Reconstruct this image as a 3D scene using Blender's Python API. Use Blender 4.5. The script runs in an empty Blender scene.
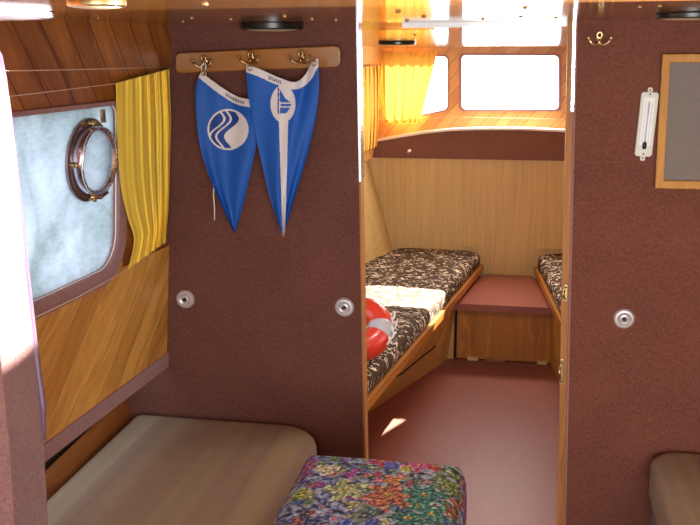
import bpy, bmesh, math, random
from mathutils import Vector, Matrix, noise
R = math.radians
random.seed(4)
S = bpy.context.scene
COL = S.collection

# ------------------------------------------------------------------ camera
F, H = 900.0, 1.6
TH, PS, RO = math.atan(212.5/900), R(10.7), R(.3)
fw = Vector((-math.sin(PS)*math.cos(TH), math.cos(PS)*math.cos(TH), -math.sin(TH)))
r0 = Vector((math.cos(PS), math.sin(PS), 0)); u0 = r0.cross(fw)
rt = (r0*math.cos(RO) - u0*math.sin(RO)).normalized(); up = rt.cross(fw)
C0 = Vector((0, 0, H))
cam = bpy.data.objects.new('camera', bpy.data.cameras.new('camera')); COL.objects.link(cam)
M = Matrix((rt, up, -fw)).transposed().to_4x4(); M.translation = C0
cam.matrix_world = M
cam.data.sensor_width = 36; cam.data.lens = F*36/700; cam.data.clip_start = .02
S.camera = cam

def ray(px, py): return fw + rt*((px-350)/F) - up*((py-262.5)/F)
def on(px, py, n, p):
    d = ray(px, py); n = Vector(n); return C0 + d*((Vector(p)-C0).dot(n)/d.dot(n))
def PY(px, py, y): return on(px, py, (0, 1, 0), (0, y, 0))
def PZ(px, py, z): return on(px, py, (0, 0, 1), (0, 0, z))

YB = 2.40      # saloon bulkhead
YF = 5.172     # forward wall of the bow cabin
YU = 5.25      # window front above it
ZC = 1.67      # saloon ceiling
A = PY(171, 24, YB); B = PY(165, 355, YB)
WD = ray(580, 49); WD.z = 0; WD.normalize()                 # direction of the left cabin side
WN = (A-B).cross(WD).normalized()
if WN.x < 0: WN = -WN                                        # inward
WU = WN.cross(WD).normalized()
if WU.z < 0: WU = -WU
def PW(px, py, off=0.0): return on(px, py, WN, A + WN*off)
def wuv(p):
    d = p - A; return Vector((d.dot(WD), d.dot(WU)))
def wpt(u, v, off=0.0): return A + WD*u + WU*v + WN*off

# ------------------------------------------------------------------ object helpers
def tag(o, label=None, cat=None, group=None, kind=None):
    if label: o['label'] = label
    if cat: o['category'] = cat
    if group: o['group'] = group
    if kind: o['kind'] = kind
    return o
def empty(name, loc, label, cat, group=None):
    o = bpy.data.objects.new(name, None); COL.objects.link(o); o.location = loc
    o.empty_display_size = .05
    return tag(o, label, cat, group)
def world_of(o):
    v = Vector((0, 0, 0))
    while o: v = v + Vector(o.location); o = o.parent
    return v
def link(name, me, mat, parent=None, smooth=False, origin=None):
    if mat: me.materials.append(mat)
    if smooth:
        for p in me.polygons: p.use_smooth = True
    o = bpy.data.objects.new(name, me); COL.objects.link(o)
    off = Vector((0, 0, 0))
    if parent:
        o.parent = parent; off = world_of(parent)
    loc = Vector((0, 0, 0))
    if origin is not None: loc = Vector(origin) - off
    me.transform(Matrix.Translation(-(off + loc)))
    o.location = loc
    return o
def bm_obj(name, bm, mat, parent=None, smooth=False, origin=None):
    bmesh.ops.recalc_face_normals(bm, faces=bm.faces)
    me = bpy.data.meshes.new(name); bm.to_mesh(me); bm.free()
    return link(name, me, mat, parent, smooth, origin)
def struct(o): o['kind'] = 'structure'; return o
def auto_smooth(o, ang=40):
    for p in o.data.polygons: p.use_smooth = True
    o.data.set_sharp_from_angle(angle=R(ang)) if hasattr(o.data, 'set_sharp_from_angle') else None
    return o

def add_box(bm, c, s, bev=0.0, rot=None, seg=3):
    r = bmesh.ops.create_cube(bm, size=1.0)
    vs = r['verts']
    for v in vs: v.co = Vector((v.co.x*s[0], v.co.y*s[1], v.co.z*s[2]))
    if bev:
        es = list({e for v in vs for e in v.link_edges})
        g = bmesh.ops.bevel(bm, geom=vs+es, offset=bev, segments=seg, profile=.5, affect='EDGES')
        vs = list({v for f in g['faces'] for v in f.verts} | {v for v in vs if v.is_valid})
    for v in vs:
        if rot: v.co = rot @ v.co
        v.co += Vector(c)
    return vs
def add_hexa(bm, bot, top):
    vb = [bm.verts.new(p) for p in bot]; vt = [bm.verts.new(p) for p in top]
    n = len(bot)
    bm.faces.new(vb[::-1]); bm.faces.new(vt)
    for i in range(n): bm.faces.new((vb[i], vb[(i+1) % n], vt[(i+1) % n], vt[i]))
def add_quad(bm, pts):
    bm.faces.new([bm.verts.new(p) for p in pts])
def add_tube(bm, pts, r, seg=10, closed=False, cap=True):
    pts = [Vector(p) for p in pts]; n = len(pts); rings = []
    prev = None
    for i, p in enumerate(pts):
        rr = r[i] if isinstance(r, (list, tuple)) else r
        if closed: t = pts[(i+1) % n] - pts[i-1]
        else: t = pts[min(i+1, n-1)] - pts[max(i-1, 0)]
        t.normalize()
        if prev is None:
            a = Vector((0, 0, 1)) if abs(t.z) < .9 else Vector((1, 0, 0))
            x = t.cross(a).normalized()
        else:
            x = (prev - t*prev.dot(t)).normalized()
        prev = x; y = t.cross(x)
        rings.append([bm.verts.new(p + (x*math.cos(k*2*math.pi/seg) + y*math.sin(k*2*math.pi/seg))*rr) for k in range(seg)])
    m = n if closed else n-1
    for i in range(m):
        a, b = rings[i], rings[(i+1) % n]
        for k in range(seg): bm.faces.new((a[k], a[(k+1) % seg], b[(k+1) % seg], b[k]))
    if cap and not closed:
        bm.faces.new(rings[0][::-1]); bm.faces.new(rings[-1])
def add_lathe(bm, prof, c, axis, seg=32):
    """prof: (radius, height along axis)"""
    ax = Vector(axis).normalized()
    a = Vector((0, 0, 1)) if abs(ax.z) < .9 else Vector((1, 0, 0))
    x = ax.cross(a).normalized(); y = ax.cross(x); c = Vector(c)
    rings = []
    for (r, h) in prof:
        if r < 1e-6: rings.append([bm.verts.new(c + ax*h)])
        else: rings.append([bm.verts.new(c + ax*h + (x*math.cos(k*2*math.pi/seg)+y*math.sin(k*2*math.pi/seg))*r) for k in range(seg)])
    for a_, b_ in zip(rings, rings[1:]):
        for k in range(seg):
            k2 = (k+1) % seg
            if len(a_) == 1 and len(b_) == 1: continue
            if len(a_) == 1: bm.faces.new((a_[0], b_[k2], b_[k]))
            elif len(b_) == 1: bm.faces.new((a_[k], a_[k2], b_[0]))
            else: bm.faces.new((a_[k], a_[k2], b_[k2], b_[k]))
def rrect(x0, y0, x1, y1, r, n=8):
    if not isinstance(r, (list, tuple)): r = [r]*4
    out = []
    for (cx, cy, a0, rr) in ((x1-r[0], y0+r[0], -90, r[0]), (x1-r[1], y1-r[1], 0, r[1]), (x0+r[2], y1-r[2], 90, r[2]), (x0+r[3], y0+r[3], 180, r[3])):
        for k in range(n+1):
            a = R(a0 + 90*k/n); out.append((cx+rr*math.cos(a), cy+rr*math.sin(a)))
    return out
def circle(cx, cy, r, n=40): return [(cx+r*math.cos(2*math.pi*k/n), cy+r*math.sin(2*math.pi*k/n)) for k in range(n)]
def plate(name, polys, thick, frame, mat, parent=None, bev=0.0):
    """polys[0] outline, the rest holes, in the (u, v) of frame=(origin, U, V, N); thick runs along -N"""
    cu = bpy.data.curves.new('plate', 'CURVE'); cu.dimensions = '2D'; cu.fill_mode = 'BOTH'
    cu.extrude = thick/2 - bev; cu.bevel_depth = bev; cu.bevel_resolution = 2 if bev else 0
    if bev: cu.offset = -bev
    for p in polys:
        s = cu.splines.new('POLY'); s.points.add(len(p)-1)
        for i, q in enumerate(p): s.points[i].co = (q[0], q[1], 0, 1)
        s.use_cyclic_u = True
    o = bpy.data.objects.new('plate', cu); COL.objects.link(o)
    bpy.context.view_layer.update()
    me = bpy.data.meshes.new_from_object(o.evaluated_get(bpy.context.evaluated_depsgraph_get()))
    bpy.data.objects.remove(o); bpy.data.curves.remove(cu)
    O, U, V, N = frame
    m = Matrix((U, V, N)).transposed().to_4x4(); m.translation = Vector(O) - Vector(N)*(thick/2)
    me.transform(m)
    if m.determinant() < 0: me.flip_normals()
    me.materials.clear(); me.name = name
    return link(name, me, mat, parent)
X, Yv, Zv = Vector((1, 0, 0)), Vector((0, 1, 0)), Vector((0, 0, 1))
def FY(y): return (Vector((0, y, 0)), X, Zv, -Yv)            # frame facing the camera
FW_ = (A, WD, WU, WN)
def pxY(pts, y): return [(PY(a, b, y).x, PY(a, b, y).z) for a, b in pts]
def pxW(pts): return [tuple(wuv(PW(a, b))) for a, b in pts]
def dup(root, loc, label=None):
    r = root.copy(); COL.objects.link(r); r.location = loc
    if label: r['label'] = label
    for ch in list(root.children):
        c = ch.copy(); COL.objects.link(c); c.parent = r
        for g in list(ch.children):
            d = g.copy(); COL.objects.link(d); d.parent = c
    return r

# ------------------------------------------------------------------ materials
def srgb(c):
    return tuple(((v/255)/12.92 if v/255 <= .04045 else ((v/255+.055)/1.055)**2.4) for v in c) + (1,)
class NT:
    def __init__(s, name):
        s.m = bpy.data.materials.new(name); s.m.use_nodes = True; s.t = s.m.node_tree; s.t.nodes.clear()
        s.out = s.n('ShaderNodeOutputMaterial')
    def n(s, typ, **k):
        nd = s.t.nodes.new(typ)
        for a, b in k.items(): setattr(nd, a, b)
        return nd
    def l(s, a, b): s.t.links.new(a, b)
    def math(s, op, a, b=None):
        nd = s.n('ShaderNodeMath', operation=op)
        for i, v in enumerate((a, b)):
            if v is None: continue
            if isinstance(v, (int, float)): nd.inputs[i].default_value = v
            else: s.l(v, nd.inputs[i])
        return nd.outputs[0]
    def ramp(s, fac, stops, interp='LINEAR'):
        nd = s.n('ShaderNodeValToRGB'); cr = nd.color_ramp; cr.interpolation = interp
        while len(cr.elements) < len(stops): cr.elements.new(.5)
        for e, (p, c) in zip(cr.elements, stops): e.position = p; e.color = c
        s.l(fac, nd.inputs[0]); return nd.outputs[0]
    def mix(s, fac, a, b, mode='MIX'):
        nd = s.n('ShaderNodeMix', data_type='RGBA', blend_type=mode)
        for i, v in ((0, fac), (6, a), (7, b)):
            if isinstance(v, (int, float)): nd.inputs[i].default_value = v
            elif isinstance(v, tuple): nd.inputs[i].default_value = v
            else: s.l(v, nd.inputs[i])
        return nd.outputs[2]
    def coord(s): return s.n('ShaderNodeTexCoord').outputs['Object']
    def mapping(s, v, scale=(1, 1, 1), rot=(0, 0, 0)):
        nd = s.n('ShaderNodeMapping'); s.l(v, nd.inputs[0]); nd.inputs['Scale'].default_value = scale; nd.inputs['Rotation'].default_value = rot
        return nd.outputs[0]
    def noise(s, v, scale, detail=3, rough=.55, dist=0, out='Fac'):
        nd = s.n('ShaderNodeTexNoise'); s.l(v, nd.inputs['Vector']); nd.inputs['Scale'].default_value = scale
        nd.inputs['Detail'].default_value = detail; nd.inputs['Roughness'].default_value = rough; nd.inputs['Distortion'].default_value = dist
        return nd.outputs[out]
    def dot(s, v, d):
        nd = s.n('ShaderNodeVectorMath', operation='DOT_PRODUCT'); s.l(v, nd.inputs[0]); nd.inputs[1].default_value = d
        return nd.outputs['Value']
    def comb(s, x, y, z):
        nd = s.n('ShaderNodeCombineXYZ')
        for i, v in enumerate((x, y, z)):
            if isinstance(v, (int, float)): nd.inputs[i].default_value = v
            else: s.l(v, nd.inputs[i])
        return nd.outputs[0]
    def bump(s, h, strength=.3, dist=.01):
        nd = s.n('ShaderNodeBump'); nd.inputs['Strength'].default_value = strength; nd.inputs['Distance'].default_value = dist
        s.l(h, nd.inputs['Height']); return nd.outputs[0]
    def bsdf(s, col, rough=.6, bump=None, link=True, **k):
        b = s.n('ShaderNodeBsdfPrincipled')
        if isinstance(col, tuple): b.inputs['Base Color'].default_value = col
        else: s.l(col, b.inputs['Base Color'])
        if isinstance(rough, (int, float)): b.inputs['Roughness'].default_value = rough
        else: s.l(rough, b.inputs['Roughness'])
        if bump is not None: s.l(bump, b.inputs['Normal'])
        for a, v in k.items():
            kk = a.replace('_', ' ')
            b.inputs[kk].default_value = v
        if link: s.l(b.outputs[0], s.out.inputs[0])
        return b

def m_plain(name, c, rough=.5, **k):
    t = NT(name); v = t.coord(); n = t.noise(v, 60, 3)
    col = t.mix(t.math('MULTIPLY', n, .25), srgb(c), tuple(x*.6 for x in srgb(c)[:3])+(1,))
    t.bsdf(col, rough, **k); return t.m
def m_metal(name, c, rough=.2):
    t = NT(name); v = t.coord(); n = t.noise(v, 90, 4)
    r = t.math('ADD', t.math('MULTIPLY', n, .2), rough-.08)
    t.bsdf(srgb(c), r, Metallic=1.0); return t.m
def m_fabric(name, c1, c2, vertical=True, rough=.9):
    t = NT(name); v = t.coord()
    n1 = t.noise(t.mapping(v, (1, 1, .28)), 330, 3, .7)
    n2 = t.noise(t.mapping(v, (.3, .3, 1)), 420, 2, .7)
    n3 = t.noise(v, 5, 4)
    f = t.math('MULTIPLY', t.math('ADD', n1, n2), .5)
    f = t.math('ADD', t.math('MULTIPLY', t.math('SUBTRACT', f, .5), 2.2), .5)
    f = t.math('ADD', f, t.math('MULTIPLY', t.math('SUBTRACT', n3, .5), .5))
    col = t.mix(f, srgb(c1), srgb(c2))
    b = t.bsdf(col, rough, t.bump(f, .35, .002)); b.inputs['Specular IOR Level'].default_value = .15
    b.inputs['Sheen Weight'].default_value = .15
    return t.m
def m_wood(name, c1, c2, grain, across, plank=0, line=(60, 30, 10), rough=.35, gs=28, contrast=1.0, linew=.03, coat=0.0, wander=7.0):
    """grain/across: unit vectors along and across the planks"""
    t = NT(name); v = t.coord()
    g = t.dot(v, tuple(grain)); a = t.dot(v, tuple(across))
    n0 = t.noise(t.comb(t.math('MULTIPLY', g, .9), t.math('MULTIPLY', a, 3.5), 0), 2.0, 3)
    aw = t.math('ADD', t.math('MULTIPLY', a, gs), t.math('MULTIPLY', n0, wander))
    n1 = t.noise(t.comb(t.math('MULTIPLY', g, 1.6), aw, 0), 1.0, 5, .65, .4)
    n2 = t.noise(t.comb(t.math('MULTIPLY', g, 12), t.math('MULTIPLY', a, 320), 0), 1.0, 2)
    f = t.math('ADD', t.math('MULTIPLY', n1, .75), t.math('MULTIPLY', n2, .25))
    f = t.math('ADD', t.math('MULTIPLY', t.math('SUBTRACT', f, .5), 2.6*contrast), .5)
    h = f
    if plank:
        q = t.math('DIVIDE', a, plank)
        fl = t.math('FLOOR', q); fr = t.math('SUBTRACT', q, fl)
        wn = t.n('ShaderNodeTexWhiteNoise', noise_dimensions='1D'); t.l(fl, wn.inputs['W'])
        f = t.math('ADD', f, t.math('MULTIPLY', t.math('SUBTRACT', wn.outputs['Value'], .5), .55))
    col = t.mix(f, srgb(c1), srgb(c2))
    col = t.mix(t.math('GREATER_THAN', f, 1.6), col, col)
    if plank:
        d = t.math('MINIMUM', fr, t.math('SUBTRACT', 1.0, fr))
        k = t.math('LESS_THAN', d, linew)
        col = t.mix(t.math('MULTIPLY', k, .8), col, srgb(line))
    t.bsdf(col, rough, t.bump(h, .06, .002), Coat_Weight=coat, Coat_Roughness=.12); return t.m
def yz(deg):    # unit vectors in the fore-aft / vertical plane
    a = R(deg); return (0, math.cos(a), math.sin(a)), (0, -math.sin(a), math.cos(a))
def xz(deg):
    a = R(deg); return (math.cos(a), 0, math.sin(a)), (-math.sin(a), 0, math.cos(a))

M_bulk = m_fabric('brown_wall_fabric', (122, 76, 64), (74, 42, 36))
M_bulkr = m_fabric('russet_wall_fabric', (138, 84, 66), (84, 48, 40))
M_band = m_fabric('russet_band_fabric', (146, 104, 94), (112, 76, 68))
M_trimfab = m_fabric('mauve_trim_fabric', (176, 134, 132), (126, 88, 88))
M_partf = m_fabric('partition_fabric', (142, 104, 98), (92, 62, 60))
M_upl = m_wood('mahogany_planks', (178, 112, 52), (118, 64, 24), *yz(-52), plank=.078, line=(78, 38, 14), gs=30, linew=.03, coat=0, contrast=1.2)
M_low = m_wood('honey_planks', (232, 176, 88), (166, 106, 42), *yz(44), plank=.085, line=(226, 186, 130), gs=26, contrast=1.1, linew=.014)
M_fore = m_wood('golden_planks', (232, 180, 104), (200, 136, 68), *xz(48), plank=.06, line=(150, 84, 34), gs=30, contrast=.7, linew=.025)
M_foreside = m_wood('golden_side_planks', (230, 178, 104), (200, 136, 68), *yz(-52), plank=.06, line=(150, 84, 34), gs=30, contrast=.7, linew=.025)
M_panel = m_wood('pale_wood_veneer', (222, 192, 128), (184, 152, 92), *xz(90), gs=85, contrast=.9, wander=2.5, rough=.42)
M_hull = m_wood('pale_wood_hull_veneer', (220, 190, 128), (184, 152, 92), *yz(18), gs=70, wander=2, contrast=.6, rough=.42)
M_berthp = m_wood('berth_veneer', (206, 160, 92), (166, 118, 60), *yz(90), gs=26, contrast=.7, rough=.4)
M_edge = m_wood('berth_edge_wood', (206, 140, 58), (150, 86, 28), *yz(0), gs=60, contrast=.8, rough=.3)
M_door = m_wood('locker_door_wood', (206, 132, 48), (134, 80, 24), *xz(90), gs=26, contrast=1.0, rough=.35)
M_jamb = m_wood('jamb_wood', (190, 124, 54), (136, 80, 30), *xz(90), gs=60, contrast=.8, rough=.6)
M_rack = m_wood('rack_wood', (172, 112, 46), (130, 78, 28), *xz(2), gs=40, contrast=.6, rough=.3, coat=.4)
M_frame = m_wood('frame_wood', (214, 154, 66), (174, 112, 38), *xz(90), gs=60, contrast=.6, rough=.6)
M_batten = m_wood('batten_wood', (176, 108, 48), (112, 62, 24), *yz(0), gs=60, contrast=.8, rough=.35)
M_dark = m_plain('dark_recess', (38, 24, 20), .8)
M_red = m_plain('maroon_lino', (150, 84, 70), .32)
M_black = m_plain('black_rim', (22, 22, 26), .3)
M_brass = m_metal('brass', (190, 160, 110), .3)
M_brass2 = m_metal('aged_bronze', (176, 140, 96), .3)
M_chrome = m_plain('satin_chrome', (206, 198, 196), .35, Metallic=.45)
M_steel = m_metal('bright_aluminium', (236, 236, 240), .25)
M_white = m_plain('white_paint', (250, 248, 246), .15, Coat_Weight=1.0)
M_lilac = m_plain('lilac_white_enamel', (196, 190, 204), .35)
M_lens = m_plain('cream_lens', (206, 190, 150), .35)
M_plast = m_plain('white_plastic', (214, 208, 190), .4)
M_ink = m_plain('black_ink', (30, 28, 30), .5)
M_wire = m_plain('pale_cord', (214, 186, 160), .5)
M_cord = m_plain('white_cord', (232, 228, 218), .7)
M_greyp = m_plain('grey_panel', (122, 106, 96), .6)
M_shelf = m_plain('grey_green_lining', (96, 90, 76), .7)
M_sill = m_plain('white_sill', (250, 246, 236), .4)
M_redp = m_plain('orange_red_vinyl', (222, 62, 40), .38, Coat_Weight=.3)
M_greyb = m_plain('grey_band_vinyl', (188, 186, 190), .4)

# glossy varnished ceiling
def mk_ceiling():
    t = NT('varnished_ceiling'); v = t.coord()
    n = t.noise(t.mapping(v, (1.2, 9, 1)), 3, 4)
    col = t.mix(n, srgb((172, 122, 66)), srgb((120, 78, 40)))
    bm_ = t.noise(t.mapping(v, (1, 1, 1)), 5.5, 3)
    t.bsdf(col, .13, t.bump(bm_, .02, .02), Coat_Weight=.25, Coat_Roughness=.04, Specular_IOR_Level=.3); return t.m
M_ceil = mk_ceiling()
def mk_floor():
    t = NT('maroon_floor'); v = t.coord()
    n = t.noise(t.mapping(v, (1, .12, 1)), 60, 4, .7); n2 = t.noise(v, 4, 3)
    f = t.math('ADD', t.math('MULTIPLY', n, .7), t.math('MULTIPLY', n2, .3))
    col = t.mix(f, srgb((150, 88, 72)), srgb((120, 66, 54)))
    t.bsdf(col, .42, t.bump(n, .05, .002), Specular_IOR_Level=.2); return t.m
M_floor = mk_floor()
def mk_glass():
    t = NT('window_glass')
    tr = t.n('ShaderNodeBsdfTransparent'); gl = t.n('ShaderNodeBsdfGlossy'); gl.inputs['Roughness'].default_value = .02
    fr = t.n('ShaderNodeFresnel'); fr.inputs[0].default_value = 1.3
    mx = t.n('ShaderNodeMixShader'); t.l(fr.outputs[0], mx.inputs[0]); t.l(tr.outputs[0], mx.inputs[1]); t.l(gl.outputs[0], mx.inputs[2])
    t.l(mx.outputs[0], t.out.inputs[0]); return t.m
M_glass = mk_glass()
def mk_acrylic(nm='weathered_acrylic'):
    t = NT(nm); v = t.coord()
    n1 = t.noise(v, 4.2, 4, .6, .8); n2 = t.noise(t.mapping(v, (1, .3, 1)), 120, 3, .7); n3 = t.noise(v, 1.6, 2)
    f = t.math('ADD', t.math('MULTIPLY', n1, .8), t.math('MULTIPLY', n2, .25))
    col = t.ramp(f, [(.25, srgb((132, 150, 146))), (.45, srgb((192, 204, 208))), (.6, srgb((226, 234, 242))), (.8, srgb((250, 250, 252)))])
    tl = t.n('ShaderNodeBsdfTranslucent'); t.l(col, tl.inputs[0])
    df = t.n('ShaderNodeBsdfDiffuse'); t.l(col, df.inputs[0])
    tr = t.n('ShaderNodeBsdfTransparent')
    gl = t.n('ShaderNodeBsdfGlossy'); gl.inputs['Roughness'].default_value = .12
    m1 = t.n('ShaderNodeMixShader'); m1.inputs[0].default_value = .3; t.l(tl.outputs[0], m1.inputs[1]); t.l(df.outputs[0], m1.inputs[2])
    m2 = t.n('ShaderNodeMixShader'); m2.inputs[0].default_value = .07; t.l(m1.outputs[0], m2.inputs[1]); t.l(tr.outputs[0], m2.inputs[2])
    m3 = t.n('ShaderNodeMixShader'); m3.inputs[0].default_value = .08; t.l(m2.outputs[0], m3.inputs[1]); t.l(gl.outputs[0], m3.inputs[2])
    t.l(m3.outputs[0], t.out.inputs[0]); return t.m
M_acr = mk_acrylic()
M_acr2 = M_acr
def mk_curtain(name, c, c2, trans=.5):
    t = NT(name); v = t.coord(); n = t.noise(t.mapping(v, (1, 1, .3)), 400, 2); n2 = t.noise(t.mapping(v, (1, 1, .15)), 40, 3)
    col = t.mix(t.math('MULTIPLY', n2, .2), srgb(c), srgb(c2))
    d = t.n('ShaderNodeBsdfDiffuse'); t.l(col, d.inputs[0])
    l = t.n('ShaderNodeBsdfTranslucent'); t.l(col, l.inputs[0])
    m = t.n('ShaderNodeMixShader'); m.inputs[0].default_value = trans; t.l(d.outputs[0], m.inputs[1]); t.l(l.outputs[0], m.inputs[2])
    t.l(m.outputs[0], t.out.inputs[0]); return t.m
M_curt = mk_curtain('yellow_curtain', (255, 222, 92), (255, 206, 72), .12)
M_curt2 = mk_curtain('amber_curtain', (250, 200, 96), (236, 168, 66), .16)
def mk_matt():
    t = NT('beige_striped_ticking'); v = t.coord()
    x = t.dot(v, (1, 0, 0)); y = t.dot(v, (0, 1, 0))
    u = t.math('ADD', x, t.math('MULTIPLY', y, .0))
    s = t.noise(t.comb(t.math('MULTIPLY', u, 7), 0, 0), 1.0, 1)
    diag = t.n('ShaderNodeTexWave', wave_type='BANDS', bands_direction='DIAGONAL'); t.l(v, diag.inputs[0]); diag.inputs['Scale'].default_value = 45; diag.inputs['Distortion'].default_value = .6
    n = t.noise(v, 14, 4); fine = t.noise(v, 500, 2)
    col = t.ramp(s, [(.3, srgb((140, 118, 98))), (.45, srgb((166, 146, 120))), (.55, srgb((148, 122, 108))), (.7, srgb((176, 158, 122)))])
    col = t.mix(t.math('MULTIPLY', diag.outputs['Fac'], .06), col, srgb((112, 86, 62)))
    col = t.mix(t.math('MULTIPLY', n, .4), col, srgb((120, 94, 70)))
    col = t.mix(t.math('MULTIPLY', fine, .3), col, srgb((120, 92, 70)))
    hh = t.math('ADD', t.math('MULTIPLY', diag.outputs['Fac'], .03), n)
    t.bsdf(col, .85, t.bump(hh, .35, .01), Specular_IOR_Level=.2); return t.m
M_matt = mk_matt()
def mk_squiggle():
    t = NT('squiggle_mattress_cover'); v = t.coord()
    d = t.noise(v, 17, 2, out='Color')
    mp = t.n('ShaderNodeVectorMath', operation='MULTIPLY_ADD'); t.l(d, mp.inputs[0]); mp.inputs[1].default_value = (.03, .03, .03); t.l(v, mp.inputs[2])
    n = t.noise(mp.outputs[0], 19, 0, .5, 1.2)
    m1 = t.math('LESS_THAN', t.math('ABSOLUTE', t.math('SUBTRACT', n, .5)), .034)
    cut = t.math('GREATER_THAN', t.noise(v, 33, 0), .47)
    n2 = t.noise(mp.outputs[0], 23, 0, .5, .8)
    m2 = t.math('MULTIPLY', t.math('LESS_THAN', t.math('ABSOLUTE', t.math('SUBTRACT', n2, .36)), .026), t.math('GREATER_THAN', t.noise(v, 29, 0), .45))
    m = t.math('MAXIMUM', t.math('MULTIPLY', m1, cut), m2)
    base = t.mix(t.noise(v, 30, 2), srgb((88, 66, 46)), srgb((56, 42, 30)))
    col = t.mix(m, base, srgb((226, 208, 186)))
    t.bsdf(col, .85, Specular_IOR_Level=.2); return t.m
M_squig = mk_squiggle()
def m_vcol(name, rough=.75, sheen=0, trans=0):
    t = NT(name); a = t.n('ShaderNodeVertexColor'); a.layer_name = 'Col'
    v = t.coord(); n = t.noise(v, 600, 2)
    col = t.mix(t.math('MULTIPLY', n, .25), a.outputs[0], (0.02, .02, .02, 1))
    t.bsdf(col, rough, t.bump(n, .2, .001), Specular_IOR_Level=.3); return t.m
M_flag = m_vcol('pennant_cloth', .6)
M_flor = m_vcol('floral_cloth', .8)

# ------------------------------------------------------------------ setting
bm = bmesh.new(); add_box(bm, (0, 2.35, -.02), (2.6, 6.2, .04)); struct(bm_obj('floor', bm, M_floor))
# ceiling: saloon, drop, bow cabin
bm = bmesh.new()
prof = [(-.4, ZC), (2.43, ZC), (2.62, 1.654), (5.30, 1.610)]
bot = [Vector((0, y, z)) for y, z in prof]; topp = [Vector((0, y, 1.76)) for y, z in prof[::-1]]
ring = bot + topp
l = [bm.verts.new((-1.12, p.y, p.z)) for p in ring]; r_ = [bm.verts.new((1.02, p.y, p.z)) for p in ring]
n = len(ring)
for i in range(n): bm.faces.new((l[i], l[(i+1) % n], r_[(i+1) % n], r_[i]))
bm.faces.new(l); bm.faces.new(r_[::-1])
ceil = struct(bm_obj('ceiling', bm, M_ceil))

# left cabin side with its window
u0_, v0_ = wuv(PW(-40, 305)); 
wl = wuv(PW(12, 115)); wr = wuv(PW(115, 102)); wb = wuv(PW(80, 281))
U0, U1, V0, V1 = wl.x-.22, wr.x+.003, wb.y+.0, (wl.y+wr.y)/2
seam = wuv(PW(131, 262)).y
vtop = wuv(Vector((A.x, YB, ZC))).y + .02; vbot = wuv(B).y
u_end = (YU+.06-YB)/WD.y
uB = 0.0
hole = rrect(U0, V0, U1, V1, [.085, .03, .03, .05])
# upper planks (above sill seam) and lower planks, both cut round the window
def clip_v(poly, vmin=None, vmax=None):
    out = []
    for i in range(len(poly)):
        a, b = poly[i], poly[(i+1) % len(poly)]
        ina = (a[1] >= vmin) if vmin is not None else (a[1] <= vmax)
        inb = (b[1] >= vmin) if vmin is not None else (b[1] <= vmax)
        lim = vmin if vmin is not None else vmax
        if ina: out.append(a)
        if ina != inb:
            t_ = (lim-a[1])/(b[1]-a[1]); out.append((a[0]+(b[0]-a[0])*t_, lim))
    return out
uA = -2.5
struct(plate('wall_left', [[(uA, vbot), (uB+.02, vbot), (uB+.02, vtop), (uA, vtop)], hole], .03, FW_, M_upl))
lowv = V0 + .03
# honey-coloured lower planking laid over it
lowpoly = [(uA, vbot+.005), (uB, vbot+.005), (uB, V0+.02)]
xs = [p for p in hole if p[1] < V0+.02]
lowpoly += [(max(p[0] for p in xs)+.02, V0+.02)]
lowpoly = [(uA, vbot+.004), (uB, vbot+.004), (uB, seam), (U1+.03, seam)] + [(p[0]+.012, p[1]-.012) for p in reversed([q for q in hole[:9]])] + [(U0+.05, V0-.012), (uA, V0-.012)]
struct(plate('wall_left_lower', [lowpoly], .006, (A + WN*.006, WD, WU, WN), M_low))
# saloon window: trim band, acrylic pane
outer = rrect(U0-.03, V0-.034, U1+.034, V1+.006, [.12, .035, .03, .05])
hole2 = rrect(U0+.004, V0+.004, U1-.004, V1-.004, [.085, .03, .03, .05])
w1 = plate('window_1', [outer, hole2], .046, (A + WN*.014, WD, WU, WN), M_trimfab); struct(w1)
pc = wuv(PW(89, 160)); PR = .094
pane = plate('pane', [rrect(U0-.01, V0-.01, U1+.01, V1+.01, .07), circle(pc.x, pc.y, PR-.02)], .006, (A - WN*.004, WD, WU, WN), M_acr, w1)
bm = bmesh.new()
hp = [wpt(a, b, .003) for a, b in hole2]; add_tube(bm, hp, .0018, 6, closed=True)
bm_obj('glazing_bead', bm, M_sill, w1, True)
# fabric rail under the planking, lining, batten
p0, p1 = wpt(uA, vbot), wpt(0, vbot)
bm = bmesh.new(); add_hexa(bm, [p0+WN*.012-WU*.035, p1+WN*.012-WU*.035, p1-WN*.02-WU*.035, p0-WN*.02-WU*.035], [p0+WN*.012+WU*.008, p1+WN*.012+WU*.008, p1-WN*.02+WU*.008, p0-WN*.02+WU*.008])
struct(bm_obj('trim_1', bm, M_trimfab))
bm = bmesh.new(); q0, q1 = p0-WN*.05, p1-WN*.05
add_hexa(bm, [Vector((-1.25, p0.y, .0)), Vector((-1.25, YB, .0)), Vector((-1.28, YB, 0)), Vector((-1.28, p0.y, 0))],
         [Vector((q0.x-.1, q0.y, .72)), Vector((q1.x-.1, YB, .72)), Vector((q1.x-.13, YB, .72)), Vector((q0.x-.13, q0.y, .72))])
struct(bm_obj('wall_left_hull', bm, M_shelf))

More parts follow.
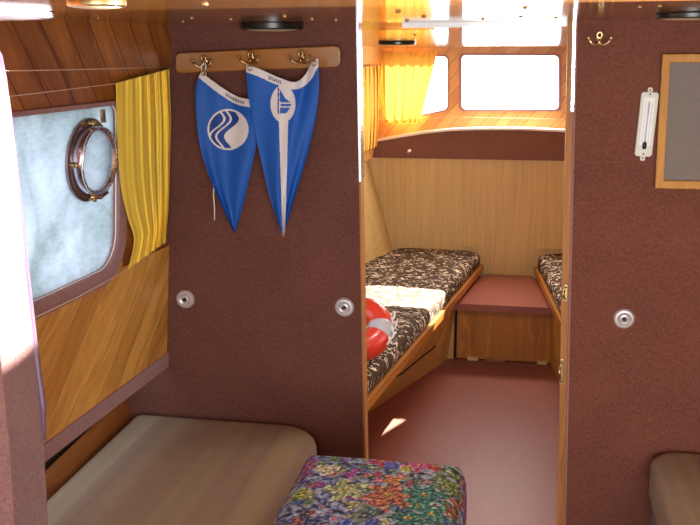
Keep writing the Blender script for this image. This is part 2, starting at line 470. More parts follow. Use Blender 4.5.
# saloon bulkhead
jL = [(355.5, 20), (361, 300), (363.5, 450)]
def ext(pts, ):   # extend last segment to the floor
    a, b = PY(*pts[-2], YB), PY(*pts[-1], YB); t_ = (0-a.z)/(b.z-a.z); return a + (b-a)*t_
fl = ext(jL)
left = [(-1.3, 0), (fl.x, 0)] + [(PY(a, b, YB).x, PY(a, b, YB).z) for a, b in jL[::-1]] 
left = [(-1.3, 0), (fl.x, 0), tuple(PY(363.5, 450, YB).xz), tuple(PY(361, 300, YB).xz), (PY(355.5, 20, YB).x, ZC+.03), (-1.3, ZC+.03)]
struct(plate('wall_front_left', [left], .035, FY(YB), M_bulk))
jR = [(577, 20), (571, 270), (565.5, 525)]
fr_ = ext(jR)
right = [(fr_.x, 0), (1.3, 0), (1.3, ZC+.03), (PY(577, 20, YB).x, ZC+.03), tuple(PY(571, 270, YB).xz), tuple(PY(565.5, 525, YB).xz)]
struct(plate('wall_front_right', [right], .035, FY(YB), M_bulkr))
# door linings
def lining(name, pts, fx, w, d, mat, sgn):
    bm = bmesh.new(); prev = None; rows = []
    for p in pts:
        x0 = p[0]; x1 = x0 + sgn*w
        rows.append([bm.verts.new((x0, YB+fx, p[1])), bm.verts.new((x1, YB+fx, p[1])), bm.verts.new((x1, YB+fx+d, p[1])), bm.verts.new((x0, YB+fx+d, p[1]))])
    for a, b in zip(rows, rows[1:]):
        for k in range(4): bm.faces.new((a[k], a[(k+1) % 4], b[(k+1) % 4], b[k]))
    bm.faces.new(rows[0][::-1]); bm.faces.new(rows[-1])
    return bm_obj(name, bm, mat)
Lp = [left[1], left[2], left[3], left[4]]
zc_ = 1.25; pL = [(x-.001, z) for x, z in Lp]
tq = (zc_-pL[2][1])/(pL[3][1]-pL[2][1]); mid = (pL[2][0]+(pL[3][0]-pL[2][0])*tq, zc_)
struct(lining('trim_2', [mid, pL[3]], .004, .007, .05, M_steel, 1))
struct(lining('trim_7', [pL[0], pL[1], pL[2], mid], .004, .006, .05, M_jamb, 1))
Rp = [right[0], right[5], right[4], right[3]]
struct(lining('trim_3', [(x+.0, z) for x, z in Rp], .006, .022, .03, M_jamb, -1))
bm = bmesh.new(); a_, b_ = right[4], right[3]
def lerp2(t): return (a_[0]+(b_[0]-a_[0])*t, a_[1]+(b_[1]-a_[1])*t)
pz = [lerp2(.62), lerp2(.98)]
o = lining('window_glare_strip', pz, .003, .010, .004, M_steel, -1); struct(o)  # bright strip stands in for window glare seen past the jamb
# thin brown piping beside the jamb wood
struct(lining('trim_5', [(x+.001, z) for x, z in Rp], -.002, .004, .02, M_trimfab, -1))

# right cabin side (mostly outside the frame), sealing the saloon and the bow cabin
bm = bmesh.new(); add_hexa(bm, [(1.0, -.4, 0), (1.03, -.4, 0), (1.03, YB, 0), (1.0, YB, 0)], [(.95, -.4, 1.7), (.98, -.4, 1.7), (.98, YB, 1.7), (.95, YB, 1.7)])
struct(bm_obj('wall_right', bm, M_low))

# bow cabin: left side planking, hull panels, front
struct(plate('wall_bow_left', [[(uB+.03, wuv(PW(362, 166)).y), (u_end, wuv(PW(380, 150)).y-.02), (u_end, vtop), (uB+.03, vtop)]], .03, FW_, M_foreside))
H1, H2 = PY(366, 168, YF), PY(393, 251, YF)
bm = bmesh.new()
Ls = 2.0; a1 = H1 + Vector((.01, 0, .06)); a2 = H2; a3 = H2 + Vector((-.34*Ls, -Ls, 0)); a4 = a1 + Vector((-.12*Ls, -Ls, 0))
a2b = a2 + (a2-a1)*.9; a3b = a3 + (a2-a1)*.9
vs = []
for k in range(9):
    t_ = k/8; lo = a2b.lerp(a3b, t_); hi = a1.lerp(a4, t_); vs.append((bm.verts.new(lo), bm.verts.new(hi), bm.verts.new(hi+Vector((-.03, 0, 0))), bm.verts.new(lo+Vector((-.03, 0, 0)))))
for p, q in zip(vs, vs[1:]):
    for k in range(4): bm.faces.new((p[k], p[(k+1) % 4], q[(k+1) % 4], q[k]))
bm.faces.new(vs[0]); bm.faces.new(vs[-1][::-1])
struct(bm_obj('wall_bow_hull_left', bm, M_hull))
cxs = -.045
bm = bmesh.new()
vs = []
for k in range(9):
    t_ = k/8; lo = a2b.lerp(a3b, t_); hi = a1.lerp(a4, t_)
    lo.x = 2*cxs-lo.x; hi.x = 2*cxs-hi.x
    vs.append((bm.verts.new(lo), bm.verts.new(hi), bm.verts.new(hi+Vector((.03, 0, 0))), bm.verts.new(lo+Vector((.03, 0, 0)))))
for p, q in zip(vs, vs[1:]):
    for k in range(4): bm.faces.new((p[k], p[(k+1) % 4], q[(k+1) % 4], q[k]))
bm.faces.new(vs[0]); bm.faces.new(vs[-1][::-1])
struct(bm_obj('wall_bow_hull_right', bm, M_hull))
bm = bmesh.new(); add_box(bm, (.81, 3.85, 1.35), (.03, 2.86, .80)); struct(bm_obj('wall_bow_right', bm, M_foreside))
zb0 = PY(450, 158, YF).z
bm = bmesh.new(); add_box(bm, (-.0, YF+.015, zb0/2), (1.9, .03, zb0)); struct(bm_obj('wall_front', bm, M_panel))
# russet band with the arched top and the white sill
arch = [(362, 146), (380, 141), (400, 137.5), (425, 133.5), (450, 131), (480, 130), (520, 130), (563, 132), (600, 134), (650, 139), (700, 146)]
ap = pxY(arch, YF-.012)
band = [(ap[0][0], zb0-.004), (ap[-1][0], zb0-.004)] + ap[::-1]
struct(plate('wall_front_band', [band], .05, FY(YF-.012), M_band))
sill = ap + [(x, z+.012) for x, z in ap[::-1]]
struct(plate('trim_6', [sill], .12, FY(YF-.02), M_sill))
# window front
x0, x1 = -1.05, 1.05
def wpoly(pts): return pxY(pts, YU)
def smooth_poly(pts, rad, n=6):
    """round the corners of a polygon"""
    out = []; m = len(pts)
    for i in range(m):
        p = Vector(pts[i]); a = Vector(pts[i-1]); b = Vector(pts[(i+1) % m])
        d1 = (a-p).normalized(); d2 = (b-p).normalized()
        r_ = rad[i] if isinstance(rad, (list, tuple)) else rad
        s, e = p + d1*r_, p + d2*r_
        for k in range(n+1):
            t_ = k/n; out.append(tuple(s*(1-t_)**2 + p*2*t_*(1-t_) + e*t_**2))
    return out
win2 = smooth_poly(wpoly([(460, 54), (560.5, 54.5), (560.5, 110.5), (460, 110.5)]), .03)
win1 = smooth_poly(wpoly([(388, 55), (448.5, 55), (448.5, 110), (425, 115), (388, 117)]), [.02, .03, .03, .02, .02])
c2 = (wpoly([(460, 54)])[0][0] + wpoly([(560.5, 54)])[0][0])/2
win3 = [(2*c2-x, z) for x, z in win1]
struct(plate('wall_front_upper', [[(x0, 1.0), (x1, 1.0), (x1, 1.66), (x0, 1.66)], win1, win2], .03, FY(YU), M_fore))
for i, w in enumerate((win1, win2)):
    cx = sum(p[0] for p in w)/len(w); cz = sum(p[1] for p in w)/len(w)
    inner = [(cx+(x-cx)*.965, cz+(z-cz)*.955) for x, z in w]
    outr = [(cx+(x-cx)*1.02, cz+(z-cz)*1.03) for x, z in w]
    f = plate('window_%d' % (i+2), [outr, inner], .008, FY(YU-.002+.0), m_plain('frame_mauve_%d' % i, (176, 132, 128), .5)); struct(f)
    plate('pane', [outr], .004, FY(YU+.01), M_glass, f)

# ------------------------------------------------------------------ partition in the left foreground
pp = [(-30, 30), (-8, 42), (0, 56), (4, 75), (9, 110), (15, 160), (25, 250), (35, 340), (43, 430), (48, 525)]
P2 = pxY(pp, 1.25)
poly = [(-1.3, 0), (P2[-1][0]+.005, 0)] + P2[::-1] + [(-1.3, P2[0][1])]
part = plate('wall_left_partition', [poly], .098, FY(1.152), M_partf); struct(part)
bm = bmesh.new(); add_tube(bm, [PY(a-1, b, 1.25) for a, b in pp[1:8]] + [PY(43, 405, 1.25), PY(44, 440, 1.25)], [.005]*8+[.003], 10)
o = bm_obj('edge_strip', bm, m_plain('violet_brown_edging', (110, 84, 106), .15, Coat_Weight=1.0), None, True); o.parent = part

# ------------------------------------------------------------------ coat rack, hooks
def hook_bm(c, s=1.0):
    bm = bmesh.new(); c = Vector(c)
    add_lathe(bm, [(0, -.004), (.009*s, -.004), (.009*s, 0), (.006*s, .003), (0, .004)], c, (0, -1, 0), 16)
    add_tube(bm, [c+Vector((0, 0, 0)), c+Vector((0, -.016, -.004))*s, c+Vector((0, -.02, -.012))*s], .0035*s, 8)
    for sg in (-1, 1):
        pts = [Vector((0, -.018, -.012)), Vector((sg*.010, -.022, -.016)), Vector((sg*.020, -.026, -.011)), Vector((sg*.026, -.028, -.001))]
        add_tube(bm, [c+p*s for p in pts], .0028*s, 8)
        e = c + Vector((sg*.027, -.028, .001))*s
        add_lathe(bm, [(0, -.0045*s), (.0035*s, -.003*s), (.0045*s, 0), (.0035*s, .003*s), (0, .0045*s)], e, (0, 0, 1), 10)
    ringp = [c + Vector((math.cos(k*math.pi/6)*.006, -.014, .008+math.sin(k*math.pi/6)*.007))*s for k in range(12)]
    add_tube(bm, ringp, .0025*s, 8, closed=True)
    return bm
c = [PY(178, 53, YB), PY(342, 45.5, YB), PY(342, 67, YB), PY(178, 73, YB)]
rk = empty('coat_rack', (c[0]+c[2])/2 + Vector((0, -.01, 0)), 'varnished wooden coat rack board with three brass hooks on the brown wall', 'coat rack')
rp = smooth_poly([(p.x, p.z) for p in c], .018)
plate('board', [rp], .02, FY(YB-.022), M_rack, rk, bev=.003)
for (hx, hy) in ((205.5, 61), (252, 57.5), (302, 57)):
    bm_obj('hook', hook_bm(PY(hx, hy, YB-.026)), M_brass2, rk, True)
hk = bm_obj('wall_hook', hook_bm(PY(599, 38.5, YB-.004), 1.0), m_metal('pale_brass', (240, 214, 160), .35), None, True, origin=PY(599, 37, YB))
tag(hk, 'small brass double hook shaped like an anchor, high on the wall right of the doorway', 'hook')

# ------------------------------------------------------------------ pennants
def poly_at(pts, y):     # x at given y along a polyline sorted by y
    if y <= pts[0][1]: return pts[0][0]
    for a, b in zip(pts, pts[1:]):
        if y <= b[1]: return a[0] + (b[0]-a[0])*(y-a[1])/(b[1]-a[1])
    return pts[-1][0]
def curve_at(pts, t):
    t = max(0, min(.99999, t))*(len(pts)-1); i = int(t); f_ = t-i
    p = [Vector(pts[max(0, min(len(pts)-1, i+k))]) for k in (-1, 0, 1, 2)]
    return .5*((2*p[1]) + (-p[0]+p[2])*f_ + (2*p[0]-5*p[1]+4*p[2]-p[3])*f_**2 + (-p[0]+3*p[1]-3*p[2]+p[3])*f_**3)
BLUE, BLUE2, WHT = srgb((24, 88, 176)), srgb((18, 62, 140)), srgb((226, 216, 212))
def make_pennant(name, top, left, right, depth, colf, ripple, label, nu=190, nv=300, hoist=9.5):
    grid = []; cols = []
    bm = bmesh.new()
    for j in range(nv+1):
        v = j/nv; row = []
        L = curve_at(left, v); Rr = curve_at(right, v)
        for i in range(nu+1):
            u = i/nu
            T = curve_at(top, u)
            base = L.lerp(Rr, u)
            sag = T - Vector(top[0]).lerp(Vector(top[-1]), u)
            p = base + sag*(1-v)**2.5
            w = ripple(u, v)
            P = PY(p.x, p.y, depth - w)
            row.append(bm.verts.new(P)); cols.append(colf(p.x, p.y, u, v))
        grid.append(row)
    for j in range(nv):
        for i in range(nu):
            bm.faces.new((grid[j][i], grid[j+1][i], grid[j+1][i+1], grid[j][i+1]))
    me = bpy.data.meshes.new(name); bm.to_mesh(me); bm.free()
    ca = me.color_attributes.new('Col', 'FLOAT_COLOR', 'POINT')
    for i, c_ in enumerate(cols): ca.data[i].color = c_
    org = PY(*top[0], depth)
    o = link(name, me, M_flag, None, True, origin=org)
    return tag(o, label, 'pennant')
def hoist_d(p, top):     # pixel distance below the hoist edge
    best = 1e9
    for k in range(41):
        q = curve_at(top, k/40); best = min(best, math.hypot(p[0]-q.x, p[1]-q.y))
    return best
top1 = [(203, 72), (214, 81), (226, 90), (240, 98), (256, 101)]
left1 = [(201, 72), (196, 86), (196, 112), (200, 146), (210, 178), (220, 202), (234, 233)]
right1 = [(256, 100), (257, 120), (257, 140), (250, 175), (243, 205), (240, 218), (235, 233)]
def col1(x, y, u, v):
    d = hoist_d((x, y), top1) if y < 125 else 99
    if d < 7:
        if 226 < x < 244 and 2.2 < d < 5.2 and (int(x*1.15) % 2 == 0 or int(x*3+d*2) % 5 == 0): return srgb((70, 70, 96))
        return WHT
    c_ = BLUE2 if noise.noise(Vector((x*.03, y*.01, 0))) > .5 else BLUE
    r_ = math.hypot(x-228, (y-129.5))
    if r_ < 20.5:
        if r_ > 18.8: return WHT
        bx = 231 + 5.5*math.sin((y-112)*.2) - (y-130)*.22      # wavy shore line
        if x > bx: return WHT
        for k in (8.0, 14.5):
            if abs(x-(bx-k)) < 1.1: return WHT
        return BLUE2
    return c_
def rip1(u, v): return .006 + .010*math.sin(u*7.5+v*3)*(1-.4*v) + .004*math.sin(u*14+2)
make_pennant('pennant', top1, left1, right1, YB-.042, col1, rip1, 'blue triangular pennant with a round white wave emblem, hanging from the left hook')
top2 = [(246, 64), (262, 70), (280, 78), (295, 82), (305, 75), (311, 64), (318, 58)]
left2 = [(246, 64), (247, 86), (252, 118), (260, 155), (268, 190), (275, 214), (282.5, 236)]
right2 = [(318, 58), (319, 86), (316, 115), (309, 148), (300, 180), (292, 206), (284, 236)]
def intri(x, y, a, b, c_):
    def s(p, q): return (x-q[0])*(p[1]-q[1]) - (p[0]-q[0])*(y-q[1])
    d1, d2, d3 = s(a, b), s(b, c_), s(c_, a)
    return not ((d1 < 0 or d2 < 0 or d3 < 0) and (d1 > 0 or d2 > 0 or d3 > 0))
def col2(x, y, u, v):
    d = hoist_d((x, y), top2) if y < 100 else 99
    if d < 7.5:
        if 268 < x < 281 and 2.2 < d < 5.6 and (int(x*1.05) % 2 == 0 or int(x*3+d*2) % 5 == 0): return srgb((84, 84, 104))
        return WHT
    rx = (x-283)/12.5; ry = (y-104)/18.5
    if rx*rx+ry*ry < 1:
        if intri(x, y, (279.6, 89), (279.6, 101), (287, 101)): return BLUE
        if intri(x, y, (277, 94), (277, 112), (274, 112)): return WHT
        if intri(x, y, (280, 102.5), (291, 102.5), (283.5, 97)): return BLUE
        if 280.5 < x < 291 and 103.8 < y < 106.4: return BLUE
        if intri(x, y, (280, 107.5), (290.5, 107.5), (286, 113.5)) or (280 < x < 286 and 107.5 < y < 113.5): return BLUE
        if 277.6 < x < 278.9 and 88 < y < 114: return BLUE2
        return WHT
    f = (y-122)/(232-122)
    if f > -.1:
        cx = 283.6 + .2*f; hw = 4.6*(1-f) + 1.4*f
        if abs(x-cx) < hw: return WHT
    return BLUE
def rip2(u, v): return .012 + .011*math.sin(u*6.5-v*2+.5)*(1-.5*v) + .005*math.sin(u*15+v*6) + .006*math.exp(-((u-.5)*4)**2)*math.exp(-v*6)
make_pennant('pennant', top2, left2, right2, YB-.062, col2, rip2, 'blue triangular pennant with a white oval sailboat emblem and a long white stripe')
# loops and grommets from the hooks (cord belongs to the flags' rack)
bm = bmesh.new(); add_tube(bm, [PY(214, 184, YB-.05), PY(213.5, 195, YB-.052), PY(214.5, 208, YB-.05), PY(214.5, 220, YB-.049)], .0016, 6)
o = bm_obj('dangling_cord', bm, M_cord, None, True, origin=PY(214, 184, YB-.05)); tag(o, 'short white cord dangling below the round-emblem pennant', 'cord')
pen = [o for o in COL.objects if o.name.startswith('pennant')]
for ob, pts in ((pen[0], [(204, 73)]), (pen[1], [(250, 68), (314, 63.5)])):
    for (gx, gy) in pts:
        bm = bmesh.new(); cc = PY(gx, gy, YB-(.062 if ob is pen[0] else .088))
        add_tube(bm, [cc + Vector((math.cos(k*math.pi/6)*.006, 0, math.sin(k*math.pi/6)*.006)) for k in range(12)], .002, 6, closed=True)
        bm_obj('grommet', bm, M_brass2, ob, True)
bm = bmesh.new(); add_tube(bm, [PY(204, 62, YB-.05), PY(201, 67, YB-.055), PY(203, 74, YB-.06), PY(206, 68, YB-.055), PY(205, 62, YB-.05)], .0018, 6)
bm_obj('hanging_loop', bm, M_cord, pen[0], True)

# ------------------------------------------------------------------ chrome pulls
def make_pull(c, label):
    e = empty('flush_latch', c, label, 'latch')
    bm = bmesh.new(); add_lathe(bm, [(0, 0), (.0275, 0), (.0275, .003), (.0235, .0075), (.018, .008), (.013, .004), (.0105, .0035), (.0105, .007), (.007, .008), (.007, .003), (0, .003)], c, (0, -1, 0), 40)
    auto_smooth(bm_obj('escutcheon', bm, M_chrome, e), 35)
    bm = bmesh.new(); add_lathe(bm, [(0, .0085), (.0055, .0085), (.0055, .003), (0, .003)], c, (0, -1, 0), 20)
    bm_obj('button_hole', bm, M_ink, e)
    return e
make_pull(PY(185.5, 299, YB), 'round chrome latch on the brown wall, beside the yellow curtain corner and planked cabin side')
make_pull(PY(344.5, 307, YB), 'round chrome latch on the brown wall close to the left side of the doorway')
make_pull(PY(624, 318.5, YB), 'round chrome latch on the russet wall below the thermometer')

# ------------------------------------------------------------------ thermometer
tc = PY(646, 124, YB)
te = empty('thermometer', tc, 'white plastic thermometer hanging on the russet wall left of the framed grey panel', 'thermometer')
a0, b0 = PY(650, 91, YB), PY(642.5, 157, YB)
dz = (a0-b0); dz.y = 0; L_ = dz.length; dz.normalize(); dx = Vector((dz.z, 0, -dz.x))
org = (a0+b0)/2
fr2 = lambda off: (Vector((org.x, YB-off, org.z)), dx, dz, -Yv)
plate('backplate', [rrect(-.0215, -L_/2+.002, .0215, L_/2-.002, .008)], .008, fr2(.010), M_plast, te, bev=.002)
plate('hanging_tab', [rrect(-.006, L_/2-.004, .006, L_/2+.009, .004), circle(0, L_/2+.003, .0022, 12)], .003, fr2(.005), M_plast, te)
plate('hanging_tab', [rrect(-.006, -L_/2-.009, .006, -L_/2+.004, .004), circle(0, -L_/2-.003, .0022, 12)], .003, fr2(.005), M_plast, te)
sc_ = plate('scale_strip', [rrect(-.013, -L_/2+.03, .013, L_/2-.016, .003)], .001, fr2(.0112), m_plain('scale_face', (236, 234, 226), .4), te)
bm = bmesh.new()
for k in range(24):
    z = -L_/2+.042 + k*(L_-.07)/23; wdt = .0045 if k % 4 == 0 else .0028
    for sg in (-1, 1):
        cpt = Vector((org.x, YB-.0118, org.z)) + dz*z + dx*sg*.0075
        add_box(bm, cpt, (wdt, .0006, .0007))
bm_obj('scale_marks', bm, M_ink, te)
bm = bmesh.new(); Q = Vector((org.x, YB-.0125, org.z)); add_tube(bm, [Q+dz*(-L_/2+.034), Q+dz*(L_/2-.026)], .0017, 8)
bm_obj('glass_tube', bm, m_plain('pale_blue_tube', (200, 206, 226), .2), te, True)
bm = bmesh.new(); add_lathe(bm, [(0, -.007), (.004, -.006), (.0055, 0), (.005, .008), (.002, .012), (0, .012)], Q+dz*(-L_/2+.028), dz, 16)
bm_obj('bulb', bm, M_ink, te, True)
for zz in (L_/2-.008, -L_/2+.009):
    bm = bmesh.new(); add_lathe(bm, [(0, 0), (.0022, 0), (.0018, .0015), (0, .002)], Vector((org.x, YB-.010, org.z))+dz*zz, (0, -1, 0), 10)
    bm_obj('screw', bm, M_ink, te)

# ------------------------------------------------------------------ framed grey panel
fo = [PY(661.5, 54, YB), PY(654, 187.5, YB)]
tl, bl = fo; W_ = .42
outp = [(bl.x, bl.z), (bl.x+W_, bl.z), (tl.x+W_, tl.z), (tl.x, tl.z)]
ins = .0205
inp = [(bl.x+ins, bl.z+ins), (bl.x+W_-ins, bl.z+ins), (tl.x+W_-ins, tl.z-ins), (tl.x+ins, tl.z-ins)]
fe = empty('framed_panel', Vector((bl.x+W_/2, YB, bl.z)), 'plain grey panel in a honey wood frame, at the right edge of the russet wall', 'framed panel')
plate('frame', [outp, inp], .018, FY(YB-.018), M_frame, fe, bev=.003)
plate('panel', [outp], .004, FY(YB-.006), M_greyp, fe)

# ------------------------------------------------------------------ curtains
def make_curtain(name, left, right, mapf, mat, folds, amp, label, nu=120, nv=50, gather=0.0):
    bm = bmesh.new(); g = []
    for j in range(nv+1):
        v = j/nv; L = curve_at(left, v); Rr = curve_at(right, v); row = []
        for i in range(nu+1):
            u = i/nu
            p = L.lerp(Rr, u)
            ph = 2*math.pi*folds*u*(.55+.45*u) + 1.3*math.sin(v*2.2+u*3)
            w = amp*(.25+.75*u*u if folds > 5.6 else 1)*(.35+.65*abs(v-.45)*1.6)*(math.sin(ph) + .4*math.sin(ph*2.3+v*4))
            p.y += 1.2*math.sin(ph)*max(0, v-.9)*6
            row.append(bm.verts.new(mapf(p.x, p.y, w)))
        g.append(row)
    for j in range(nv):
        for i in range(nu): bm.faces.new((g[j][i], g[j+1][i], g[j+1][i+1], g[j][i+1]))
    me = bpy.data.meshes.new(name); bm.to_mesh(me); bm.free()
    org = mapf(*right[0], 0)
    o = link(name, me, mat, None, True, origin=org)
    return tag(o, label, 'curtain')
make_curtain('curtain', [(116, 83), (117, 130), (120, 180), (127, 215), (134, 240), (128, 269)], [(169, 69), (171, 120), (170, 160), (169, 200), (167, 225), (165.5, 242)],
             lambda x, y, w: PW(x, y, .030+w), M_curt, 5.7, .009, 'yellow curtain gathered beside the large saloon window')
make_curtain('curtain', [(382, 52), (383, 80), (384.5, 105), (386, 122)], [(437, 52.5), (431, 78), (425, 102), (419.5, 122)],
             lambda x, y, w: PY(x, y, YU-.045+w), M_curt2, 5.5, .012, 'sunlit amber curtain drawn across the small front window in the bow')
make_curtain('curtain', [(350, 68), (350, 100), (350, 130), (351, 158)], [(379, 65), (379, 95), (378.5, 125), (377, 146)],
             lambda x, y, w: PW(x, y, .024+w), M_curt2, 6.5, .007, 'amber curtain on the left side of the bow cabin, next to the doorway')
def wire(pts, label, r=.0011, mat=M_wire):
    bm = bmesh.new(); add_tube(bm, pts, r, 6); o = bm_obj('curtain_wire', bm, mat, None, True, origin=pts[0]); return tag(o, label, 'wire')
wire([PW(-30, 71.5, .05), PW(60, 70, .05), PW(120, 68.5, .05), PY(178, 66.5, YB-.002)], 'thin pale wire stretched above the saloon window to the coat rack wall')
wire([PW(-30, 101, .03), PW(60, 90.5, .028), PW(116, 83.5, .028), PW(169, 69.5, .026), PY(172, 68.5, YB-.002)], 'thin pale wire carrying the top of the yellow saloon curtain')
wire([PW(20, 325, .03), PW(80, 296, .03), PW(128, 269, .028), PW(165, 242, .026), PY(166, 242, YB-.002)], 'thin pale wire holding the bottom of the yellow saloon curtain', .0013)
wire([PY(380, 51.5, YU-.05), PY(470, 51.5, YU-.045)], 'thin curtain wire above the small front window in the bow')
wire([PY(382, 121, YU-.05), PY(450, 117, YU-.045), PY(563, 119, YU-.045)], 'thin curtain wire under the front windows in the bow')
wire([PW(345, 69, .028), PW(381, 64.5, .028)], 'dark wire above the curtain on the left side of the bow cabin', .0022, M_batten)

# ------------------------------------------------------------------ porthole in the saloon window
pe = empty('porthole', wpt(pc.x, pc.y, 0), 'round metal-rimmed opening porthole set in the hazy saloon window', 'porthole')
cen = wpt(pc.x, pc.y, 0)
bm = bmesh.new(); add_lathe(bm, [(PR-.022, -.012), (PR+.004, -.012), (PR+.004, .002), (PR-.002, .006), (PR-.022, .006), (PR-.022, -.012)], cen, WN, 48)
auto_smooth(bm_obj('flange', bm, m_metal('dark_bronze', (150, 136, 140), .3), pe))
bm = bmesh.new(); add_lathe(bm, [(PR-.022, .004), (PR-.012, .004), (PR-.014, .020), (PR-.017, .025), (PR-.022, .025), (PR-.024, .018), (PR-.022, .004)], cen, WN, 48)
auto_smooth(bm_obj('ring', bm, m_metal('polished_ring', (206, 196, 206), .16), pe))
bm = bmesh.new(); add_lathe(bm, [(PR-.024, .024), (PR-.018, .030), (PR-.014, .032), (PR-.012, .027), (PR-.018, .022), (PR-.024, .024)], cen, WN, 48)
bm_obj('bezel', bm, M_steel, pe, True)
bm = bmesh.new(); add_lathe(bm, [(0, .014), (PR-.023, .014), (PR-.023, .017), (0, .017)], cen, WN, 48)
bm_obj('porthole_glass', bm, M_acr2, pe, True)
for ang in (180, 262, 100, 20):
    d = WD*math.cos(R(ang)) + WU*math.sin(R(ang)); bm = bmesh.new(); b_ = cen + d*(PR-.004)
    add_tube(bm, [b_ + WN*.004, b_ + WN*.02], .0045, 10); add_lathe(bm, [(0, 0), (.007, 0), (.0065, .006), (0, .008)], b_+WN*.018, WN, 12)
    bm_obj('clamp_bolt', bm, M_brass, pe, True)
bm = bmesh.new(); d = WU; b_ = cen + WU*(PR-.004) + WD*.008
add_hexa(bm, [b_+WN*.03-WD*.006, b_+WN*.03+WD*.008, b_+WN*.036+WD*.008, b_+WN*.036-WD*.006], [b_+WU*.03+WN*.03-WD*.012, b_+WU*.03+WN*.03+WD*.004, b_+WU*.03+WN*.036+WD*.004, b_+WU*.03+WN*.036-WD*.012])
bm_obj('hinge_tab', bm, M_brass, pe)
bm = bmesh.new(); b_ = cen - WU*(PR-.012)
add_tube(bm, [b_+WN*.02-WD*.03-WU*.0, b_+WN*.03-WU*.004, b_+WN*.03+WD*.03+WU*.004], .005, 10); bm_obj('hinge', bm, M_brass2, pe, True)

# ------------------------------------------------------------------ saloon settees
def puffy(name, x0, x1, y0, y1, z0, z1, rc, mat, parent=None, label=None, cat=None, crown=.012, be=.03):
    """soft cushion with rounded plan corners, rolled edges and a gently domed, rumpled top"""
    bm = bmesh.new(); outl = rrect(x0, y0, x1, y1, rc, 10)
    prof = [(be*.8, z0), (be*.25, z0+be*.2), (0, z0+be), (0, z1-be), (be*.1, z1-be*.55), (be*.35, z1-be*.22), (be*.8, z1-be*.03), (be*1.3, z1)]
    cx, cy = (x0+x1)/2, (y0+y1)/2; rings = []
    def inset(p, d):
        hx, hy = (x1-x0)/2, (y1-y0)/2; return (cx+(p[0]-cx)*(hx-d)/hx, cy+(p[1]-cy)*(hy-d)/hy)
    for d, z in prof: rings.append([bm.verts.new((*inset(p, d), z)) for p in outl])
    m = 10
    hx, hy = (x1-x0)/2, (y1-y0)/2; last = prof[-1][0]
    for k in range(1, m):
        f_ = k/m; row = []
        for p in outl:
            q = inset(p, last); q = (cx+(q[0]-cx)*(1-f_), cy+(q[1]-cy)*(1-f_))
            zz = z1 + crown*(1-(1-f_)**2) + .004*noise.noise(Vector((q[0]*7, q[1]*7, 2)))*min(1, f_*4)
            row.append(bm.verts.new((q[0], q[1], zz)))
        rings.append(row)
    nn = len(outl)
    for a, b in zip(rings, rings[1:]):
        for k in range(nn): bm.faces.new((a[k], a[(k+1) % nn], b[(k+1) % nn], b[k]))
    bm.faces.new(rings[0][::-1]); 
    cv = bm.verts.new((cx, cy, z1+crown))
    for k in range(nn): bm.faces.new((rings[-1][k], rings[-1][(k+1) % nn], cv))
    o = bm_obj(name, bm, mat, parent, True, origin=(cx, cy, z0) if not parent else None)
    if label: tag(o, label, cat)
    return o
zs = .526
xe = PZ(314, 447, zs).x
puffy('seat_cushion', -1.115, xe, 1.27, YB-.012, zs-.12, zs+.016, [.02, .11, .02, .02], M_matt, None, 'beige striped settee cushion under the saloon window, far end against the brown wall', 'cushion', .010, .04)
bm = bmesh.new(); add_box(bm, ((-1.125+xe-.03)/2, (1.27+YB-.012)/2, (zs-.122)/2), (xe-.03+1.125, YB-.012-1.27, zs-.122), .006)
o = bm_obj('settee_base', bm, M_bulk, None, False, origin=((-1.125+xe)/2, 1.4, 0)); tag(o, 'brown settee base beneath the left striped cushion', 'settee base')
xl = PZ(654, 478, zs-.012).x
puffy('seat_cushion', xl, .985, .45, YB-.008, zs-.12, zs+.014, [.02, .02, .075, .02], M_matt, None, 'beige cushion corner in the lower right, against the russet wall', 'cushion', .012, .03)
bm = bmesh.new(); add_box(bm, ((xl+.02+.985)/2, (.45+YB-.012)/2, (zs-.122)/2), (.985-xl-.02, YB-.012-.45, zs-.122), .006)
o = bm_obj('settee_base', bm, M_bulk, None, False, origin=(.7, 1.4, 0)); tag(o, 'brown settee base beneath the right-hand cushion', 'settee base')
# batten along the cushion
b0, b1 = PZ(44, 497, zs+.012), PZ(135, 405, zs+.012)
bd = (b1-b0).normalized(); b0 = b0 - bd*.6; b1 = b1 + bd*((YB-.002-b1.y)/bd.y)
nx = Vector((-.022, 0, 0)); hh = Vector((0, 0, .045))
b0.z = b1.z = zs-.035
bm = bmesh.new(); add_hexa(bm, [b0, b1, b1+nx, b0+nx], [b0+Vector((-.012, 0, .075)), b1+Vector((-.012, 0, .075)), b1+nx+Vector((-.012, 0, .075)), b0+nx+Vector((-.012, 0, .075))])
o = bm_obj('batten', bm, M_batten, None, False, origin=b0); tag(o, 'long varnished wooden batten behind the left settee cushion', 'batten')

